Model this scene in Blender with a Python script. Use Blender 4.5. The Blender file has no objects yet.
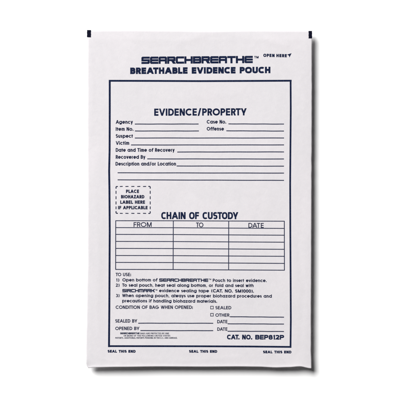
# Flat evidence pouch lying on a white surface, seen from straight above.
import bpy, bmesh, math, random
from mathutils import noise, Vector
random.seed(4)
S = bpy.context.scene
COL = S.collection
PX = 0.3048/336.3                 # one printed unit of the pouch (the bag is 8 x 12 inches), in metres
H = 0.0097                        # height of the bag's front face above the table

def X(px): return (px-200.0)*PX
def Y(py): return (200.0-py)*PX

# ------------------------------------------------------------------ bag shape
def lerp_tab(tab, t):
    if t <= tab[0][0]: return tab[0][1]
    for (a, va), (b, vb) in zip(tab, tab[1:]):
        if t <= b:
            f = (t-a)/(b-a); f = f*f*(3-2*f)
            return va+(vb-va)*f
    return tab[-1][1]
LEFT = [(30.6, 88.1), (90, 87.9), (180, 88.0), (255, 87.9), (310, 87.0), (345, 86.3), (363, 86.3), (366.5, 87.0), (368.2, 88.6)]
RIGHT = [(31, 311.9), (110, 311.9), (180, 311.6), (260, 311.3), (330, 311.0), (355, 311.1), (368, 311.5)]
TOP = [(88, 30.9), (125, 30.6), (165, 30.9), (205, 31.5), (250, 31.0), (312, 31.2)]
BOTTOM = [(86, 368.6), (89.5, 368.0), (95, 367.3), (120, 366.9), (160, 366.5), (205, 366.7), (240, 366.5), (258, 366.7),
          (276, 367.5), (288, 367.2), (300, 366.4), (311, 368.3)]

def gauss(d, s): return math.exp(-d*d/(2*s*s))
def ridge(px, py, pts, amp, s):
    best = 1e9
    for (ax, ay), (bx, by) in zip(pts, pts[1:]):
        dx, dy = bx-ax, by-ay
        t = max(0, min(1, ((px-ax)*dx+(py-ay)*dy)/(dx*dx+dy*dy)))
        best = min(best, (px-ax-dx*t)**2+(py-ay-dy*t)**2)
    return amp*math.exp(-best/(2*s*s))

CREASES = [([(91, 52), (93, 84), (92, 118)], .045, 1.3), ([(103, 48), (106, 70), (104, 96)], -.05, 1.6), ([(95, 205), (99, 262), (97, 338)], .05, 1.8),
           ([(250, 27), (268, 40), (300, 50)], .06, 2.0), ([(120, 40), (150, 48), (186, 44)], -.05, 2.2), ([(296, 60), (305, 96), (302, 150)], .05, 1.8),
           ([(297, 240), (304, 290), (300, 350)], -.06, 2.0), ([(130, 358), (180, 361), (240, 357)], .06, 1.8), ([(150, 95), (190, 100), (240, 92)], .05, 3.0),
           ([(180, 190), (215, 204), (262, 196)], -.06, 3.0), ([(90, 352), (98, 358), (112, 361)], .07, 1.6), ([(270, 352), (284, 360), (292, 366)], .10, 2.0)]
def front_mm(px, py):
    z = 0.0
    z += 0.42*noise.noise(Vector((px*0.011+3.1, py*0.008+1.7, 0.3)))*2
    z += 0.10*noise.noise(Vector((px*0.035+7.1, py*0.022+2.7, 4.3)))*2
    z += 0.030*noise.noise(Vector((px*0.10, py*0.05, 9.3)))*2
    z += ridge(px, py, [(176, 45), (196, 36), (222, 31), (250, 36), (285, 46)], 0.17, 3.2)
    z += ridge(px, py, [(98, 44), (112, 52), (118, 62)], -0.10, 4.0)
    z += ridge(px, py, [(96, 160), (100, 230), (97, 300)], 0.12, 4.5)
    z += ridge(px, py, [(300, 120), (302, 220), (299, 320)], -0.10, 4.0)
    for pts, a, sg in CREASES: z += ridge(px, py, pts, a, sg)
    # sealed top strip drops slightly towards the opening
    z -= 0.42*max(0.0, (40.5-py)/10.0)**1.4
    z -= 0.06/(1+math.exp((py-38.0)*1.6))
    # side seams a touch lower
    dl = px-88.0; dr = 311.5-px
    z -= 0.16*math.exp(-max(dl, 0)/3.0) + 0.16*math.exp(-max(dr, 0)/2.5)
    # bottom lip turned up, shaped so the edge catches light as a bright rim
    yb = lerp_tab(BOTTOM, px)
    z += 0.55*math.exp(-max(yb-py, 0)/1.1)
    z += 0.25*gauss(px-276, 9)*gauss(py-367, 7)*-1 + 0.30*gauss(px-300, 7)*gauss(py-367, 7)
    z -= 1.3*gauss(px-86, 4.5)*gauss(py-369, 4.0)
    return z
def zf(px, py): return H + front_mm(px, py)*0.001

def inner_edge(px, py):
    return min(px-87.5, 311.5-px, py-31.0, 367.0-py)*PX

def mesh_obj(name, verts, faces, mat, parent=None, smooth=False):
    me = bpy.data.meshes.new(name); me.from_pydata(verts, [], faces); me.update()
    if smooth:
        for p in me.polygons: p.use_smooth = True
    me.materials.append(mat)
    o = bpy.data.objects.new(name, me); COL.objects.link(o)
    if parent is not None: o.parent = parent
    return o

# ------------------------------------------------------------------ materials
def new_mat(name):
    m = bpy.data.materials.new(name); m.use_nodes = True
    nt = m.node_tree; b = nt.nodes['Principled BSDF']
    return m, nt, b
def N(nt, t, **kw):
    n = nt.nodes.new(t)
    for k, v in kw.items():
        if k in n.inputs: n.inputs[k].default_value = v
        else: setattr(n, k, v)
    return n

def paper_material():
    m, nt, b = new_mat('spunbonded_paper'); L = nt.links.new
    tc = N(nt, 'ShaderNodeTexCoord')
    mp = N(nt, 'ShaderNodeMapping'); mp.inputs['Scale'].default_value = (1, 1, 0.0)
    L(tc.outputs['Object'], mp.inputs['Vector'])
    def noise_n(scale, detail, rough, dist=0.0):
        n = N(nt, 'ShaderNodeTexNoise', Scale=scale, Detail=detail, Roughness=rough, Distortion=dist)
        L(mp.outputs[0], n.inputs['Vector']); return n
    big = noise_n(16, 3, .55); mid = noise_n(210, 4, .65, .6); fine = noise_n(1000, 3, .7, 1.2)
    r1 = N(nt, 'ShaderNodeValToRGB')
    r1.color_ramp.elements[0].position = .32; r1.color_ramp.elements[0].color = (0.585, 0.567, 0.583, 1)
    r1.color_ramp.elements[1].position = .68; r1.color_ramp.elements[1].color = (0.607, 0.580, 0.598, 1)
    L(big.outputs['Fac'], r1.inputs[0])
    r2 = N(nt, 'ShaderNodeValToRGB')
    r2.color_ramp.elements[0].position = .3; r2.color_ramp.elements[0].color = (.945, .945, .95, 1)
    r2.color_ramp.elements[1].position = .7; r2.color_ramp.elements[1].color = (1, 1, 1, 1)
    L(mid.outputs['Fac'], r2.inputs[0])
    mx = N(nt, 'ShaderNodeMix', data_type='RGBA', blend_type='MULTIPLY'); mx.inputs[0].default_value = .8
    L(r1.outputs[0], mx.inputs[6]); L(r2.outputs[0], mx.inputs[7])
    # fibre swirls: stretched, distorted noise
    mp2 = N(nt, 'ShaderNodeMapping'); mp2.inputs['Scale'].default_value = (900, 260, 0)
    mp2.inputs['Rotation'].default_value = (0, 0, .5)
    L(tc.outputs['Object'], mp2.inputs['Vector'])
    fib = N(nt, 'ShaderNodeTexNoise', Scale=1.0, Detail=3, Roughness=.6, Distortion=2.5); L(mp2.outputs[0], fib.inputs['Vector'])
    r3 = N(nt, 'ShaderNodeValToRGB')
    r3.color_ramp.elements[0].position = .35; r3.color_ramp.elements[0].color = (.955, .955, .96, 1)
    r3.color_ramp.elements[1].position = .62; r3.color_ramp.elements[1].color = (1, 1, 1, 1)
    L(fib.outputs['Fac'], r3.inputs[0])
    mx2 = N(nt, 'ShaderNodeMix', data_type='RGBA', blend_type='MULTIPLY'); mx2.inputs[0].default_value = .7
    L(mx.outputs[2], mx2.inputs[6]); L(r3.outputs[0], mx2.inputs[7])
    L(mx2.outputs[2], b.inputs['Base Color'])
    b.inputs['Roughness'].default_value = .62
    b.inputs['Specular IOR Level'].default_value = .25
    a1 = N(nt, 'ShaderNodeMath', operation='MULTIPLY'); a1.inputs[1].default_value = .5
    L(fine.outputs['Fac'], a1.inputs[0])
    a2 = N(nt, 'ShaderNodeMath', operation='ADD'); L(a1.outputs[0], a2.inputs[0]); L(mid.outputs['Fac'], a2.inputs[1])
    a3 = N(nt, 'ShaderNodeMath', operation='MULTIPLY_ADD'); a3.inputs[1].default_value = .4
    L(fib.outputs['Fac'], a3.inputs[0]); L(a2.outputs[0], a3.inputs[2])
    bp = N(nt, 'ShaderNodeBump', Strength=.20, Distance=.0004); L(a3.outputs[0], bp.inputs['Height'])
    L(bp.outputs[0], b.inputs['Normal'])
    return m

def ink_material(name, c0, c1, rough=.75):
    m, nt, b = new_mat(name); L = nt.links.new
    tc = N(nt, 'ShaderNodeTexCoord')
    n = N(nt, 'ShaderNodeTexNoise', Scale=1300, Detail=3, Roughness=.7); L(tc.outputs['Object'], n.inputs['Vector'])
    r = N(nt, 'ShaderNodeValToRGB')
    r.color_ramp.elements[0].position = .42; r.color_ramp.elements[0].color = (*c0, 1)
    r.color_ramp.elements[1].position = .74; r.color_ramp.elements[1].color = (*c1, 1)
    L(n.outputs['Fac'], r.inputs[0]); L(r.outputs[0], b.inputs['Base Color'])
    b.inputs['Roughness'].default_value = rough
    b.inputs['Specular IOR Level'].default_value = .08
    return m

M_PAPER = paper_material()
M_INK = ink_material('navy_ink', (.0022, .0055, .026), (.014, .027, .075))
M_BODY = ink_material('navy_ink_small', (.004, .0065, .026), (.022, .030, .072))
M_LINE = ink_material('grey_navy_ink', (.013, .017, .042), (.045, .053, .100))
M_TAB = ink_material('dark_navy_tab', (.001, .0015, .010), (.004, .005, .018))

def table_material():
    m, nt, b = new_mat('white_tabletop'); L = nt.links.new
    tc = N(nt, 'ShaderNodeTexCoord')
    n = N(nt, 'ShaderNodeTexNoise', Scale=40, Detail=4, Roughness=.6); L(tc.outputs['Object'], n.inputs['Vector'])
    r = N(nt, 'ShaderNodeValToRGB')
    r.color_ramp.elements[0].color = (.90, .90, .90, 1); r.color_ramp.elements[1].color = (.92, .92, .92, 1)
    L(n.outputs['Fac'], r.inputs[0]); L(r.outputs[0], b.inputs['Base Color'])
    b.inputs['Roughness'].default_value = .9; b.inputs['Specular IOR Level'].default_value = .1
    return m

# ------------------------------------------------------------------ setting
tb = mesh_obj('tabletop', [(-12, -12, 0), (12, -12, 0), (12, 12, 0), (-12, 12, 0)], [(0, 1, 2, 3)], table_material())
tb['kind'] = 'structure'; tb['label'] = 'plain bright white surface under the pouch'

# ------------------------------------------------------------------ the pouch
root = bpy.data.objects.new('evidence_pouch', None); COL.objects.link(root)
root['label'] = 'flat white breathable evidence pouch printed with a navy blue form'
root['category'] = 'evidence pouch'

def sheet(name, zfun, nu, nv, flip, mat, skirt=None):
    vs, fs = [], []
    def spread(k, n):           # denser rows near the rims
        t = k/n
        return t+0.0
    for j in range(nv+1):
        v = spread(j, nv)
        for i in range(nu+1):
            u = spread(i, nu)
            px0 = 88+(311.5-88)*u; py0 = 31+(367-31)*v
            yt = lerp_tab(TOP, px0); yb = lerp_tab(BOTTOM, px0)
            py = yt+(yb-yt)*v
            xl = lerp_tab(LEFT, py)+.30*noise.noise(Vector((py*.09, 1.3, 0))); xr = lerp_tab(RIGHT, py)+.25*noise.noise(Vector((py*.11, 5.1, 0)))
            px = xl+(xr-xl)*u
            vs.append((X(px), Y(py), zfun(px, py)))
    W = nu+1
    for j in range(nv):
        for i in range(nu):
            a, b, c, d = j*W+i, j*W+i+1, (j+1)*W+i+1, (j+1)*W+i
            fs.append((a, b, c, d) if flip else (a, d, c, b))
    rim = [i for i in range(W)] + [j*W+nu for j in range(1, nv+1)] + [nv*W+i for i in range(nu-1, -1, -1)] + [j*W for j in range(nv-1, 0, -1)]
    if skirt:
        base = len(vs)
        for r in rim:
            x, y, z = vs[r]; vs.append((x, y, z-skirt))
        n = len(rim)
        for k in range(n):
            fs.append((rim[k], rim[(k+1) % n], base+(k+1) % n, base+k) if not flip else (rim[(k+1) % n], rim[k], base+k, base+(k+1) % n))
    return mesh_obj(name, vs, fs, mat, root, smooth=True)

front = sheet('front_panel', zf, 224, 336, False, M_PAPER, skirt=0.00022)

def zback(px, py):
    d = max(inner_edge(px, py), 0)
    t = min(d/0.052, 1.0); t = t*t*(3-2*t)
    top = zf(px, py)-0.00022
    return top*(1-t)+0.0003*t
sheet('back_panel', zback, 112, 168, True, M_PAPER)

def slab(name, x0, y0, x1, y1, th, mat):
    """thin folded tab over the bag's corner: front and back leaf joined round the rim"""
    vs, fs = [], []
    nx, ny = 5, 8
    for side in (0, 1):
        for j in range(ny+1):
            for i in range(nx+1):
                px = x0+(x1-x0)*i/nx; py = y0+(y1-y0)*j/ny
                px += .10*math.sin(py*1.9+x0); 
                z = zf(px, py)+(0.00012 if side == 0 else -0.00045)
                vs.append((X(px), Y(py), z))
    W = nx+1; B = W*(ny+1)
    for j in range(ny):
        for i in range(nx):
            a, b, c, d = j*W+i, j*W+i+1, (j+1)*W+i+1, (j+1)*W+i
            fs.append((a, d, c, b)); fs.append((B+a, B+b, B+c, B+d))
    rim = [i for i in range(W)]+[j*W+nx for j in range(1, ny+1)]+[ny*W+i for i in range(nx-1, -1, -1)]+[j*W for j in range(ny-1, 0, -1)]
    n = len(rim)
    for k in range(n):
        fs.append((rim[k], rim[(k+1) % n], B+rim[(k+1) % n], B+rim[k]))
    return mesh_obj(name, vs, fs, mat, root)
slab('corner_tab', 87.0, 30.0, 91.0, 37.3, .15, M_TAB)
slab('corner_tab', 308.6, 30.9, 312.1, 38.4, .15, M_TAB)

# ------------------------------------------------------------------ stroke lettering
def arc(cx, cy, rx, ry, a0, a1, n=None, e=2.0):
    n = n or max(3, int(abs(a1-a0)/15))
    out = []
    for k in range(n+1):
        a = math.radians(a0+(a1-a0)*k/n)
        c, s = math.cos(a), math.sin(a)
        out.append((cx+rx*math.copysign(abs(c)**(2/e), c), cy+ry*math.copysign(abs(s)**(2/e), s)))
    return out
def glyphs(e, k):
    """capitals and small letters as pen strokes; k widens the round letters"""
    A_ = lambda *a: arc(*a, e=e)
    g = {}
    R = .5*k
    w = .90
    g['A'] = (w, [('d', 0, 0, w/2, 1), ('d', w, 0, w/2, 1), ('p', [(.19, .29), (w-.19, .29)])])
    g['B'] = (.56, [('p', [(.0, .53), (0, 1), (.30, 1)]+A_(.30, .765, .23, .235, 90, -90)+[(0, .53)]), ('p', [(0, .53), (0, 0), (.30, 0)]+A_(.30, .265, .26, .265, -90, 90)[1:])])
    g['C'] = (2*R*.84, [('p', A_(R, .5, R, .5, 47, 313))])
    g['D'] = (.50+.2*k, [('p', [(.05, 0), (0, 0), (0, 1), (.22, 1)]+A_(.20+.2*k-.1, .5, .40, .5, 90, -90)+[(.05, 0)])])
    g['E'] = (.46, [('p', [(.46, 1), (0, 1), (0, 0), (.46, 0)]), ('p', [(0, .51), (.43, .51)])])
    g['F'] = (.44, [('p', [(.44, 1), (0, 1), (0, -.0)]), ('p', [(0, .51), (.40, .51)])])
    g['G'] = (2*R, [('p', A_(R, .5, R, .5, 47, 352)), ('p', [(R*1.1, .46), (2*R, .46)])])
    g['H'] = (.60, [('p', [(0, 0), (0, 1)]), ('p', [(.60, 0), (.60, 1)]), ('p', [(0, .52), (.60, .52)])])
    g['I'] = (.0, [('p', [(0, 0), (0, 1)])])
    g['K'] = (.58, [('p', [(0, 0), (0, 1)]), ('d', 0.04, .38, .54, 1), ('d', .20, .55, .58, 0)])
    g['L'] = (.42, [('p', [(0, 1), (0, 0), (.42, 0)])])
    g['M'] = (.80, [('p', [(0, 0), (0, 1)]), ('p', [(.80, 0), (.80, 1)]), ('d', .02, 1, .40, 0), ('d', .78, 1, .40, 0)])
    g['N'] = (.62, [('p', [(0, 0), (0, 1)]), ('p', [(.62, 0), (.62, 1)]), ('d', .02, 1, .60, 0)])
    g['O'] = (2*R, [('p', A_(R, .5, R, .5, 0, 360))])
    g['P'] = (.54, [('p', [(0, 0), (0, 1), (.28, 1)]+A_(.28, .73, .26, .27, 90, -90)+[(0, .46)])])
    g['R'] = (.54, [('p', [(0, 0), (0, 1), (.28, 1)]+A_(.28, .74, .24, .26, 90, -90)+[(0, .48)]), ('d', .26, .48, .54, 0)])
    g['S'] = (.52, [('p', A_(.26, .75, .245, .25, 28, 270)[:-1]+A_(.26, .26, .26, .26, 90, -152))])
    g['T'] = (.58, [('p', [(0, 1), (.58, 1)]), ('p', [(.29, 0), (.29, 1)])])
    g['U'] = (.60, [('p', [(0, 1), (0, .3)]+A_(.30, .3, .30, .3, 180, 360)+[(.60, 1)])])
    g['V'] = (.80, [('d', 0, 1, .40, 0), ('d', .80, 1, .40, 0)])
    g['W'] = (1.12, [('d', 0, 1, .28, 0), ('d', .56, 1, .28, 0), ('d', .56, 1, .84, 0), ('d', 1.12, 1, .84, 0)])
    g['Y'] = (.72, [('d', 0, 1, .36, .40), ('d', .72, 1, .36, .40), ('p', [(.36, 0), (.36, .5)])])
    g['Z'] = (.58, [('p', [(0.03, 1), (.58, 1)]), ('p', [(0, 0), (.58, 0)]), ('d', .54, 1, .04, 0)])
    x = .72; r = x/2; rw = .36
    g['a'] = (2*rw, [('p', A_(rw, r, rw, r, 0, 360)), ('p', [(2*rw, 0), (2*rw, x)])])
    g['b'] = (2*rw, [('p', A_(rw, r, rw, r, 0, 360)), ('p', [(0, 0), (0, 1)])])
    g['c'] = (2*rw*.85, [('p', A_(rw, r, rw, r, 45, 315))])
    g['d'] = (2*rw, [('p', A_(rw, r, rw, r, 0, 360)), ('p', [(2*rw, 0), (2*rw, 1)])])
    g['e'] = (2*rw, [('p', [(.02, r), (2*rw, r)]+A_(rw, r, rw, r, 0, 318)[1:])])
    g['f'] = (.30, [('p', [(.10, 0), (.10, .78), (.14, .92), (.24, 1.0), (.40, 1.0)]), ('p', [(0, .62), (.28, .62)])])
    g['g'] = (2*rw, [('p', A_(rw, r, rw, r, 0, 360)), ('p', [(2*rw, x), (2*rw, 0)]+A_(rw, 0, rw, .26, 0, -150))])
    g['h'] = (.50, [('p', [(0, 0), (0, 1)]), ('p', [(0, .40)]+A_(.25, .45, .25, .27, 180, 0)+[(.50, 0)])])
    g['i'] = (.0, [('p', [(0, 0), (0, .62)]), ('p', [(0, 1.0), (0, 1.02)])])
    g['l'] = (.0, [('p', [(0, 0), (0, 1)])])
    g['m'] = (.80, [('p', [(0, 0), (0, x)]), ('p', [(0, .45)]+A_(.20, .50, .20, .22, 180, 0)+[(.40, 0)]), ('p', [(.40, .45)]+A_(.60, .50, .20, .22, 180, 0)+[(.80, 0)])])
    g['n'] = (.48, [('p', [(0, 0), (0, x)]), ('p', [(0, .40)]+A_(.24, .46, .24, .26, 180, 0)+[(.48, 0)])])
    g['o'] = (2*rw, [('p', A_(rw, r, rw, r, 0, 360))])
    g['p'] = (2*rw, [('p', A_(rw, r, rw, r, 0, 360)), ('p', [(0, -.3), (0, x)])])
    g['r'] = (.24, [('p', [(0, 0), (0, x)]), ('p', [(0, .45), (.06, .62), (.16, .69), (.26, .70)])])
    g['s'] = (.36, [('p', A_(.18, .53, .17, .18, 25, 270)[:-1]+A_(.18, .18, .18, .18, 90, -150))])
    g['t'] = (.26, [('p', [(.12, 0), (.12, .90)]), ('p', [(0, .64), (.26, .64)])])
    g['u'] = (.48, [('p', [(0, x), (0, .26)]+A_(.24, .26, .24, .26, 180, 360)+[(.48, x)]), ('p', [(.48, 0), (.48, .3)])])
    g['v'] = (.54, [('d', 0, x, .27, 0), ('d', .54, x, .27, 0)])
    g['w'] = (.84, [('d', 0, x, .21, 0), ('d', .42, x, .21, 0), ('d', .42, x, .63, 0), ('d', .84, x, .63, 0)])
    g['y'] = (.54, [('d', 0, x, .27, 0), ('d', .54, x, .16, -.3)])
    g['z'] = (.42, [('p', [(0, .70), (.42, .70)]), ('p', [(0, 0), (.42, 0)]), ('d', .38, x, .04, 0)])
    g['0'] = (.50, [('p', A_(.25, .5, .25, .5, 0, 360))])
    g['1'] = (.16, [('p', [(.16, 0), (.16, 1)]), ('p', [(0, .80), (.16, .92)])])
    g['2'] = (.50, [('p', A_(.25, .74, .24, .26, 170, -30)+[(0.02, 0), (.50, 0)])])
    g['3'] = (.48, [('p', A_(.23, .76, .20, .24, 150, -90)), ('p', A_(.23, .27, .25, .27, 90, -150))])
    g['8'] = (.50, [('p', A_(.25, .76, .20, .24, 0, 360)), ('p', A_(.25, .27, .25, .27, 0, 360))])
    g['.'] = (.0, [('p', [(0, 0), (0, .03)])])
    g[','] = (.04, [('p', [(.06, .06), (-.03, -.22)])])
    g[':'] = (.0, [('p', [(0, 0), (0, .12)]), ('p', [(0, .52), (0, .64)])])
    g['/'] = (.36, [('d', 0, -.05, .36, 1.05)])
    g['('] = (.16, [('p', [(.16, 1.05), (.03, .8), (0, .45), (.03, .1), (.16, -.15)])])
    g[')'] = (.16, [('p', [(0, 1.05), (.13, .8), (.16, .45), (.13, .1), (0, -.15)])])
    g['-'] = (.3, [('p', [(0, .42), (.3, .42)])])
    return g
AVANT = glyphs(2.0, 1.0)
GROT = glyphs(2.5, .74)
WIDE = glyphs(2.6, .84)
def logo_glyphs():
    g = {}
    w = 1.0
    g['S'] = (w, [('p', [(w, 1), (.06, 1), (0, .94), (0, .5), (w, .5), (w, .06), (w-.06, 0), (0, 0)])])
    g['E'] = (w, [('p', [(w, 1), (0.06, 1), (0, .94), (0, .06), (.06, 0), (w, 0)]), ('p', [(0, .5), (w, .5)])])
    g['A'] = (w, [('p', [(0, 0), (0, .94), (.06, 1), (w-.06, 1), (w, .94), (w, 0)]), ('p', [(0, .46), (w, .46)])])
    g['R'] = (w, [('p', [(0, 0), (0, 1), (w-.06, 1), (w, .94), (w, .5), (.05, .5)]), ('d', .52, .5, w, 0)])
    g['C'] = (w, [('p', [(w, 1), (0.06, 1), (0, .94), (0, .06), (.06, 0), (w, 0)])])
    g['H'] = (w, [('p', [(0, 0), (0, 1)]), ('p', [(w, 0), (w, 1)]), ('p', [(0, .5), (w, .5)])])
    g['B'] = (w, [('p', [(0, .5), (0, 1), (w-.08, 1), (w-.02, .94), (w-.02, .5)]), ('p', [(0, .5), (0, 0), (w-.04, 0), (w, .06), (w, .5), (.1, .5)])])
    g['T'] = (w, [('p', [(0, 1), (w, 1)]), ('p', [(w/2, 0), (w/2, 1)])])
    g['I'] = (0, [('p', [(0, 0), (0, 1)])])
    g['M'] = (1.25, [('p', [(0, 0), (0, 1), (1.19, 1), (1.25, .94), (1.25, 0)]), ('p', [(.625, 0), (.625, 1)])])
    g['K'] = (w, [('p', [(0, 0), (0, 1)]), ('p', [(0, .5), (.5, .5)]), ('d', .5, .45, w, 1), ('d', .5, .55, w, 0)])
    return g
LOGO = logo_glyphs()

ROUND_L = set('CGOQacdegoqS0368(es'); ROUND_R = set('DOQBbopPeRcCsS0368)')
OPEN_L = set('AVWYTvwyt1'); OPEN_R = set('AVWYTLFvwyrtfK')
KERN = {'AV': -.16, 'AT': -.16, 'TA': -.16, 'TY': 0, 'RT': -.06, 'LA': 0, 'AB': .0, 'To': -.14, 'DA': -.05, 'TO': -.08, 'OT': -.06, 'Vi': -.02,
        'FA': -.10, 'PA': -.10, 'Re': -.03, 'By': .02, 'AG': -.06, 'T.': -.2, 'P8': .0, 'CA': -.06, 'TE': .04, 'E/': -.02, '/P': .0, 'ST': -.04,
        'Ag': -.06, 'OD': .0, 'DY': -.08}
def gap(a, b, track):
    ra = .35 if a in ROUND_R else (.15 if a in OPEN_R else 1.0)
    lb = .35 if b in ROUND_L else (.15 if b in OPEN_L else 1.0)
    return track*(ra+lb)*.75+KERN.get(a+b, 0)*.9

class Print:
    """collects inked shapes in printed units, laid on the bag's face"""
    def __init__(s): s.v = []; s.f = []; s.layer = 0
    def poly(s, pts):
        n0 = len(s.v)
        for (px, py) in pts: s.v.append((px, py, s.layer))
        s.f.append(tuple(range(n0, n0+len(pts))))
    def stroke(s, pts, w):
        """ribbon with mitred joins; pts in printed units (y down)"""
        closed = len(pts) > 3 and math.dist(pts[0], pts[-1]) < 1e-4
        q = [pts[0]]
        for p in pts[1:]:
            if math.dist(p, q[-1]) > 1e-4: q.append(p)
        if closed: q = q[:-1]
        # cut long runs so that they follow the bag
        r = []
        m = len(q)
        for i in range(m if closed else m-1):
            a, b = q[i], q[(i+1) % m]; k = max(1, int(math.dist(a, b)/1.3))
            for t in range(k): r.append((a[0]+(b[0]-a[0])*t/k, a[1]+(b[1]-a[1])*t/k))
        if not closed: r.append(q[-1])
        q = r; m = len(q)
        L, R = [], []
        for i in range(m):
            if closed or 0 < i < m-1:
                a, b, c = q[i-1], q[i], q[(i+1) % m]
            elif i == 0: a, b, c = None, q[0], q[1]
            else: a, b, c = q[-2], q[-1], None
            def nrm(p, t):
                d = math.dist(p, t) or 1; return (-(t[1]-p[1])/d, (t[0]-p[0])/d)
            n1 = nrm(a, b) if a else None; n2 = nrm(b, c) if c else None
            if n1 is None: n1 = n2
            if n2 is None: n2 = n1
            nx, ny = n1[0]+n2[0], n1[1]+n2[1]; l = math.hypot(nx, ny) or 1; nx /= l; ny /= l
            k = 1/max(.5, nx*n1[0]+ny*n1[1])
            L.append((b[0]+nx*w/2*k, b[1]+ny*w/2*k)); R.append((b[0]-nx*w/2*k, b[1]-ny*w/2*k))
        for i in range(m if closed else m-1):
            j = (i+1) % m
            s.poly([L[i], R[i], R[j], L[j]])
        s.layer += 1
    def text(s, txt, x0, x1, y0, cap, wt, font=AVANT, y1=None, track=.20, xfix=None):
        """txt fitted between x0 and x1 on a baseline y0 (y1 at its right end)"""
        y1 = y0 if y1 is None else y1
        w = wt*cap
        adv = 0; places = []
        prev = None
        for ch in txt:
            if ch == ' ': adv += (.44+wt*.9); prev = ' '; continue
            gl = font[ch]
            if prev and prev != ' ': adv += gap(prev, ch, track) if font is not LOGO else track
            places.append((ch, adv)); adv += gl[0]; prev = ch
        nat = 0; nl = 0
        # centreline widths scale with sx, pen width w stays: total = adv*sx*cap + (number of letters)*w
        sx = (x1-x0-len(places)*w)/(adv*cap)
        num = 0
        for ch, a in places:
            gx = x0+a*sx*cap+num*w+w/2; num += 1
            def P(x, y):
                fx = gx+x*sx*cap
                base = y0+(y1-y0)*(fx-x0)/max(x1-x0, 1e-6)
                return (fx, base-(w/2+y*(cap-w)))
            jit = random.uniform(-.012, .012)*cap
            for st in font[ch][1]:
                if st[0] == 'p':
                    pts = st[1]
                    xs = [P(px, py) for px, py in pts]
                    # open ends on the cap or base line are pushed out to the full height
                    def ext(i, j):
                        (ax, ay), (bx, by) = pts[i], pts[j]
                        if abs(ax-bx) < 1e-6 and abs(ay-by) > 1e-6:
                            sg = 1 if ay < by else -1
                            xs[i] = (xs[i][0], xs[i][1]+sg*w/2)
                        elif abs(ay-by) < 1e-6 and abs(ax-bx) > 1e-6:
                            sg = -1 if ax < bx else 1
                            xs[i] = (xs[i][0]+sg*w/2, xs[i][1])
                    if math.dist(pts[0], pts[-1]) > 1e-6:
                        ext(0, 1); ext(-1, -2)
                    s.stroke(xs, w)
                else:
                    _, ax, ay, bx, by = st
                    A, B = P(ax, ay), P(bx, by)
                    dy = B[1]-A[1]
                    ln = math.hypot(B[0]-A[0], dy)
                    hw = w/2*ln/abs(dy)*.96
                    hw = min(hw, w*.9)
                    sg = 1 if dy > 0 else -1
                    A = (A[0], A[1]-sg*w/2); B = (B[0], B[1]+sg*w/2)
                    n = max(1, int(ln/1.5))
                    for t in range(n):
                        a0, a1 = t/n, (t+1)/n
                        p = (A[0]+(B[0]-A[0])*a0, A[1]+(B[1]-A[1])*a0); q = (A[0]+(B[0]-A[0])*a1, A[1]+(B[1]-A[1])*a1)
                        s.poly([(p[0]-hw, p[1]), (q[0]-hw, q[1]), (q[0]+hw, q[1]), (p[0]+hw, p[1])])
                    s.layer += 1
            s.layer = max(s.layer, 0)
    def build(s, name, mat, parent=root):
        vs = []
        for px, py, l in s.v:
            vs.append((X(px), Y(py), zf(px, py)+0.00005+(l % 12)*0.000003))
        fs = []
        for f in s.f:      # all faces look up
            a, b, c = (s.v[f[0]], s.v[f[1]], s.v[f[2]])
            cr = (b[0]-a[0])*(c[1]-a[1])-(b[1]-a[1])*(c[0]-a[0])
            fs.append(f if cr < 0 else tuple(reversed(f)))
        return mesh_obj(name, vs, fs, mat, parent)

def lettering(name, txt, x0, x1, y0, cap, wt, font=AVANT, y1=None, mat=None, parent=root, **k):
    p = Print(); p.text(txt, x0, x1, y0, cap, wt, font, y1, **k)
    return p.build(name, mat or M_BODY, parent)
def rule(name, x0, x1, y0, y1, w=.92, mat=None, parent=root):
    p = Print(); n = 14
    ph = random.uniform(0, 6)
    p.stroke([(x0+(x1-x0)*t/n, y0+(y1-y0)*t/n+.05*math.sin(ph+t*1.3)) for t in range(n+1)], w)
    return p.build(name, mat or M_LINE, parent)
def trademark(name, x0, x1, y, cap, parent, wt=.24):
    p = Print(); p.text('TM', x0, x1, y, cap, wt, GROT, track=.15); return p.build(name, M_INK, parent)

# border frame: four inked rules that follow the bag's slight bow
p = Print()
p.stroke([(109.75, 79.9), (109.75, 110), (109.6, 150), (109.15, 171), (109.45, 190), (109.7, 230), (109.5, 270), (109.3, 310), (109.0, 347.1)], 1.95)
p.stroke([(108.8, 80.8), (150, 80.9), (200, 81.1), (250, 80.9), (291.6, 80.7)], 1.85)
p.stroke([(290.6, 79.8), (290.75, 110), (290.4, 150), (290.15, 185), (290.3, 230), (290.6, 280), (290.8, 320), (290.5, 347.8)], 1.75)
p.stroke([(108.1, 346.1), (150, 346.15), (200, 346.25), (250, 346.5), (291.4, 346.9)], 1.75)
p.build('border_frame', M_INK)

lg = lettering('brand_lettering', 'SEARCHBREATHE', 141.4, 252.8, 64.0, 7.3, .285, LOGO, 63.1, M_INK, track=.035)
trademark('trademark_sign', 254.2, 258.6, 58.3, 2.3, lg, .26)
lettering('title_lettering', 'BREATHABLE EVIDENCE POUCH', 130.2, 270.4, 74.1, 6.5, .305, WIDE, 73.2, M_INK, track=.08)
op = lettering('opening_note', 'OPEN HERE', 263.3, 286.8, 56.9, 3.2, .30, WIDE, 57.3, M_INK, track=.15)
p = Print(); p.poly([(287.0, 54.6), (291.6, 53.2), (289.4, 57.6), (288.9, 55.6)]); p.build('arrow_mark', M_INK, op)

lettering('heading_lettering', 'EVIDENCE/PROPERTY', 154.2, 246.6, 115.8, 7.2, .225, AVANT, 115.4, M_INK, track=.10)

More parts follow.
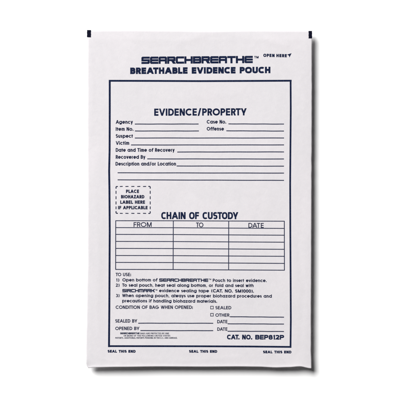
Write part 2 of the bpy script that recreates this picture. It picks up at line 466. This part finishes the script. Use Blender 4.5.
# labelled fields and their writing lines
FIELDS = [('Agency', 115.7, 132.9, 124.0, 134.8, 198.6, 124.1, 124.0), ('Case No.', 206.7, 226.2, 123.8, 228.4, 284, 123.9, 124.1),
          ('Item No.', 115.7, 133.4, 131.0, 134.9, 198.9, 131.0, 131.0), ('Offense', 206.7, 224.0, 130.8, 226.3, 284, 130.8, 131.1),
          ('Suspect', 115.7, 132.9, 138.0, 134.8, 284, 138.0, 138.0), ('Victim', 115.7, 129.2, 145.0, 131.0, 284, 145.0, 144.9),
          ('Date and Time of Recovery', 115.7, 174.6, 152.0, 177.2, 284, 152.0, 151.9), ('Recovered By', 115.7, 145.4, 159.0, 147.2, 284, 158.9, 159.0),
          ('Description and/or Location', 115.5, 176.0, 165.8, 176.6, 284, 166.0, 166.2)]
for t, a, b, y, c, d, ya, yb in FIELDS:
    o = lettering('field_lettering', t, a, b, y-.2, 3.7, .225, AVANT, track=.09)
    rule('writing_line', c, d, ya, yb, parent=o)
rule('writing_line', 117.6, 284, 172.8, 173.1)
rule('writing_line', 117.6, 284, 179.8, 180.4)

# dashed box for a label
p = Print()
for x0, x1 in ((119.8, 122.7), (125.4, 128.5), (131.3, 134.4), (137.2, 140.3), (143.0, 146.1)):
    p.stroke([(x0, 186.5), (x1, 186.4)], .85); p.stroke([(x0, 213.3), (x1, 213.4)], .85)
for y0, y1 in ((190.8, 193.8), (196.2, 199.2), (201.4, 204.4), (206.4, 209.2)):
    p.stroke([(116.0, y0), (116.0, y1)], .85); p.stroke([(150.2, y0), (150.2, y1)], .85)
for cx, cy, sx, sy in ((116.0, 186.5, 1, 1), (150.2, 186.4, -1, 1), (116.0, 213.3, 1, -1), (150.2, 213.4, -1, -1)):
    p.stroke([(cx+1.9*sx, cy), (cx+.5*sx, cy), (cx, cy+.5*sy), (cx, cy+2.2*sy)], .95)
bx = p.build('dashed_label_box', M_BODY)
for t, a, b, y in (('PLACE', 126.0, 139.0, 193.0), ('BIOHAZARD', 121.0, 144.4, 198.4), ('LABEL HERE', 120.2, 145.0, 203.8), ('IF APPLICABLE', 118.0, 147.6, 209.3)):
    lettering('box_lettering', t, a, b, y, 3.4, .27, AVANT, parent=bx, track=.08)

# custody table
lettering('heading_lettering', 'CHAIN OF CUSTODY', 161.2, 238.2, 219.1, 7.1, .225, GROT, 219.2, M_INK, track=.07)
p = Print()
rows = [(220.7, 221.2), (227.6, 228.4), (234.4, 235.2), (241.4, 242.2), (248.4, 249.3), (255.5, 256.3), (262.4, 263.4), (269.4, 270.2)]
for a, b in rows:
    p.stroke([(115.4, a), (173.2, a+.15*(b-a)), (228.6, a+.6*(b-a)), (284.7, b)], .84)
for xa, xb, ya, yb in ((115.7, 115.6, 220.6, 269.6), (173.3, 173.1, 220.6, 269.6), (228.7, 228.6, 220.9, 269.9), (284.3, 284.4, 221.1, 270.3)):
    p.stroke([(xa, ya), (xb, yb)], .84)
tbp = p.build('table_grid', M_LINE)
lettering('column_lettering', 'FROM', 133.6, 151.6, 227.0, 4.8, .165, AVANT, 226.9, parent=tbp, track=.12)
lettering('column_lettering', 'TO', 196.0, 203.4, 227.3, 4.8, .165, AVANT, 227.3, parent=tbp, track=.12)
lettering('column_lettering', 'DATE', 248.4, 263.7, 227.7, 4.8, .165, AVANT, 227.8, parent=tbp, track=.12)

# instructions
CB = dict(cap=3.35, wt=.175)
def line(txt, a, b, y, parent, y1=None, font=AVANT, cap=3.25, wt=.225, name='instruction_lettering', track=.09):
    return lettering(name, txt, a, b, y, cap, wt, font, y1, parent=parent, track=track)
ins = line('TO USE:', 115.6, 131.0, 276.2, root, cap=3.4, wt=.20, name='instruction_heading')
i1 = line('1)', 115.9, 119.3, 281.6, root, name='numbered_step')
line('Open bottom of', 122.3, 157.4, 281.5, i1)
lettering('brand_lettering', 'SEARCHBREATHE', 159.2, 208.2, 281.7, 3.3, .27, LOGO, 281.9, M_INK, i1, track=.07)
trademark('trademark_sign', 208.6, 211.2, 279.9, 1.3, i1)
line('Pouch to insert evidence.', 212.7, 266.6, 281.9, i1, 282.1)
i2 = line('2)', 115.7, 119.5, 286.8, root, name='numbered_step')
line('To seal pouch, heat seal along bottom, or fold and seal with', 122.1, 253.6, 286.7, i2, 287.1)
lettering('brand_lettering', 'SIRCHMARK', 122.3, 154.8, 292.3, 3.3, .27, LOGO, 292.3, M_INK, i2, track=.07)
trademark('trademark_sign', 155.1, 157.3, 290.6, 1.3, i2)
line('evidence sealing tape', 159.0, 209.0, 292.2, i2, 292.4)
line('(CAT. NO. SM1000).', 211.2, 253.8, 292.4, i2, 292.7, font=WIDE, wt=.25)
i3 = line('3)', 115.7, 119.5, 297.2, root, name='numbered_step')
line('When opening pouch, always use proper biohazard procedures and', 122.1, 271.8, 297.1, i3, 297.7)
line('precautions if handling biohazard materials.', 122.2, 217.0, 302.4, i3, 302.8)

def box(x, y):
    p = Print(); s = 2.7
    p.stroke([(x, y), (x+s, y), (x+s, y+s), (x, y+s), (x, y)], .6)
    return p.build('checkbox', M_BODY)
line('CONDITION OF BAG WHEN OPENED:', 115.6, 192.8, 308.9, root, cap=3.4, wt=.205, name='condition_lettering')
b1 = box(210.6, 306.2); line('SEALED', 215.3, 231.3, 309.3, b1, cap=3.3, wt=.205, name='option_lettering')
b2 = box(210.6, 313.4); ot = line('OTHER', 215.3, 229.4, 316.7, b2, cap=3.3, wt=.205, name='option_lettering')
rule('writing_line', 229.8, 284, 316.7, 317.2, parent=b2)
for t, a, b, y, c, d, yl in (('SEALED BY', 115.2, 137.2, 322.6, 138.2, 213.2, 323.2), ('OPENED BY', 115.2, 139.4, 330.1, 140.4, 213.2, 330.6)):
    o = line(t, a, b, y, root, cap=3.4, wt=.205, name='field_lettering')
    rule('writing_line', c, d, yl, yl+.05, parent=o)
    o = line('DATE', 217.2, 227.4, y+.7, root, cap=3.4, wt=.205, name='field_lettering')
    rule('writing_line', 227.6, 284, yl+.6, yl+.9, parent=o)

fp = lettering('fine_print', 'SEARCHBREATHE', 120.2, 139.6, 334.2, 1.75, .27, LOGO, None, M_INK, track=.07)
lettering('fine_print_line', 'BAGS ARE PROTECTED BY ONE', 140.4, 169.0, 334.2, 1.6, .21, GROT, None, M_INK, fp)
lettering('fine_print_line', 'OR MORE OF THE FOLLOWING UNITED STATES', 123.6, 170.2, 336.5, 1.6, .21, GROT, None, M_INK, fp)
lettering('fine_print_line', 'PATENTS. ADDITIONAL PATENTS PENDING IN THE U.S. AND ABROAD.', 115.3, 177.4, 338.7, 1.6, .21, GROT, None, M_INK, fp)

cn = lettering('catalogue_lettering', 'CAT. NO.', 227.0, 252.2, 339.4, 4.8, .26, WIDE, 339.5, M_INK, track=.08)
lettering('catalogue_number', 'BEP812P', 255.2, 284.1, 339.5, 4.7, .27, WIDE, 339.6, M_INK, cn, track=.04)
for a, b, y in ((107.6, 135.6, 352.6), (189.0, 217.2, 352.7), (263.0, 291.4, 353.3)):
    lettering('seal_note', 'SEAL THIS END', a, b, y, 2.75, .31, WIDE, y+.1, M_INK, track=.08)

# ------------------------------------------------------------------ light
w = bpy.data.worlds.new('World'); S.world = w; w.use_nodes = True
bg = w.node_tree.nodes['Background']; bg.inputs[0].default_value = (.97, .98, 1, 1); bg.inputs[1].default_value = .03
def area(name, loc, tgt, size, power, col):
    l = bpy.data.lights.new(name, 'AREA'); l.shape = 'DISK'; l.size = size; l.energy = power; l.color = col
    o = bpy.data.objects.new(name, l); COL.objects.link(o); o.location = loc
    o.rotation_euler = (Vector(tgt)-Vector(loc)).to_track_quat('-Z', 'Y').to_euler()
    return o
area('softbox', (-2.55, 2.90, 4.40), (0, 0, 0), 3.55, 675, (1, .995, .99))

# ------------------------------------------------------------------ camera
cam = bpy.data.cameras.new('camera'); co = bpy.data.objects.new('camera', cam); COL.objects.link(co)
co.location = (0, 0, 2.5); co.rotation_euler = (0, 0, 0)
cam.sensor_width = 36; cam.lens = 36*(2.5-H)/(400*PX)
cam.clip_start = .05; cam.clip_end = 100
S.camera = co
S.view_settings.view_transform = 'Standard'; S.view_settings.look = 'None'; S.view_settings.gamma = 1
S.view_settings.exposure = 0
S.render.resolution_x = 1024; S.render.resolution_y = 1024
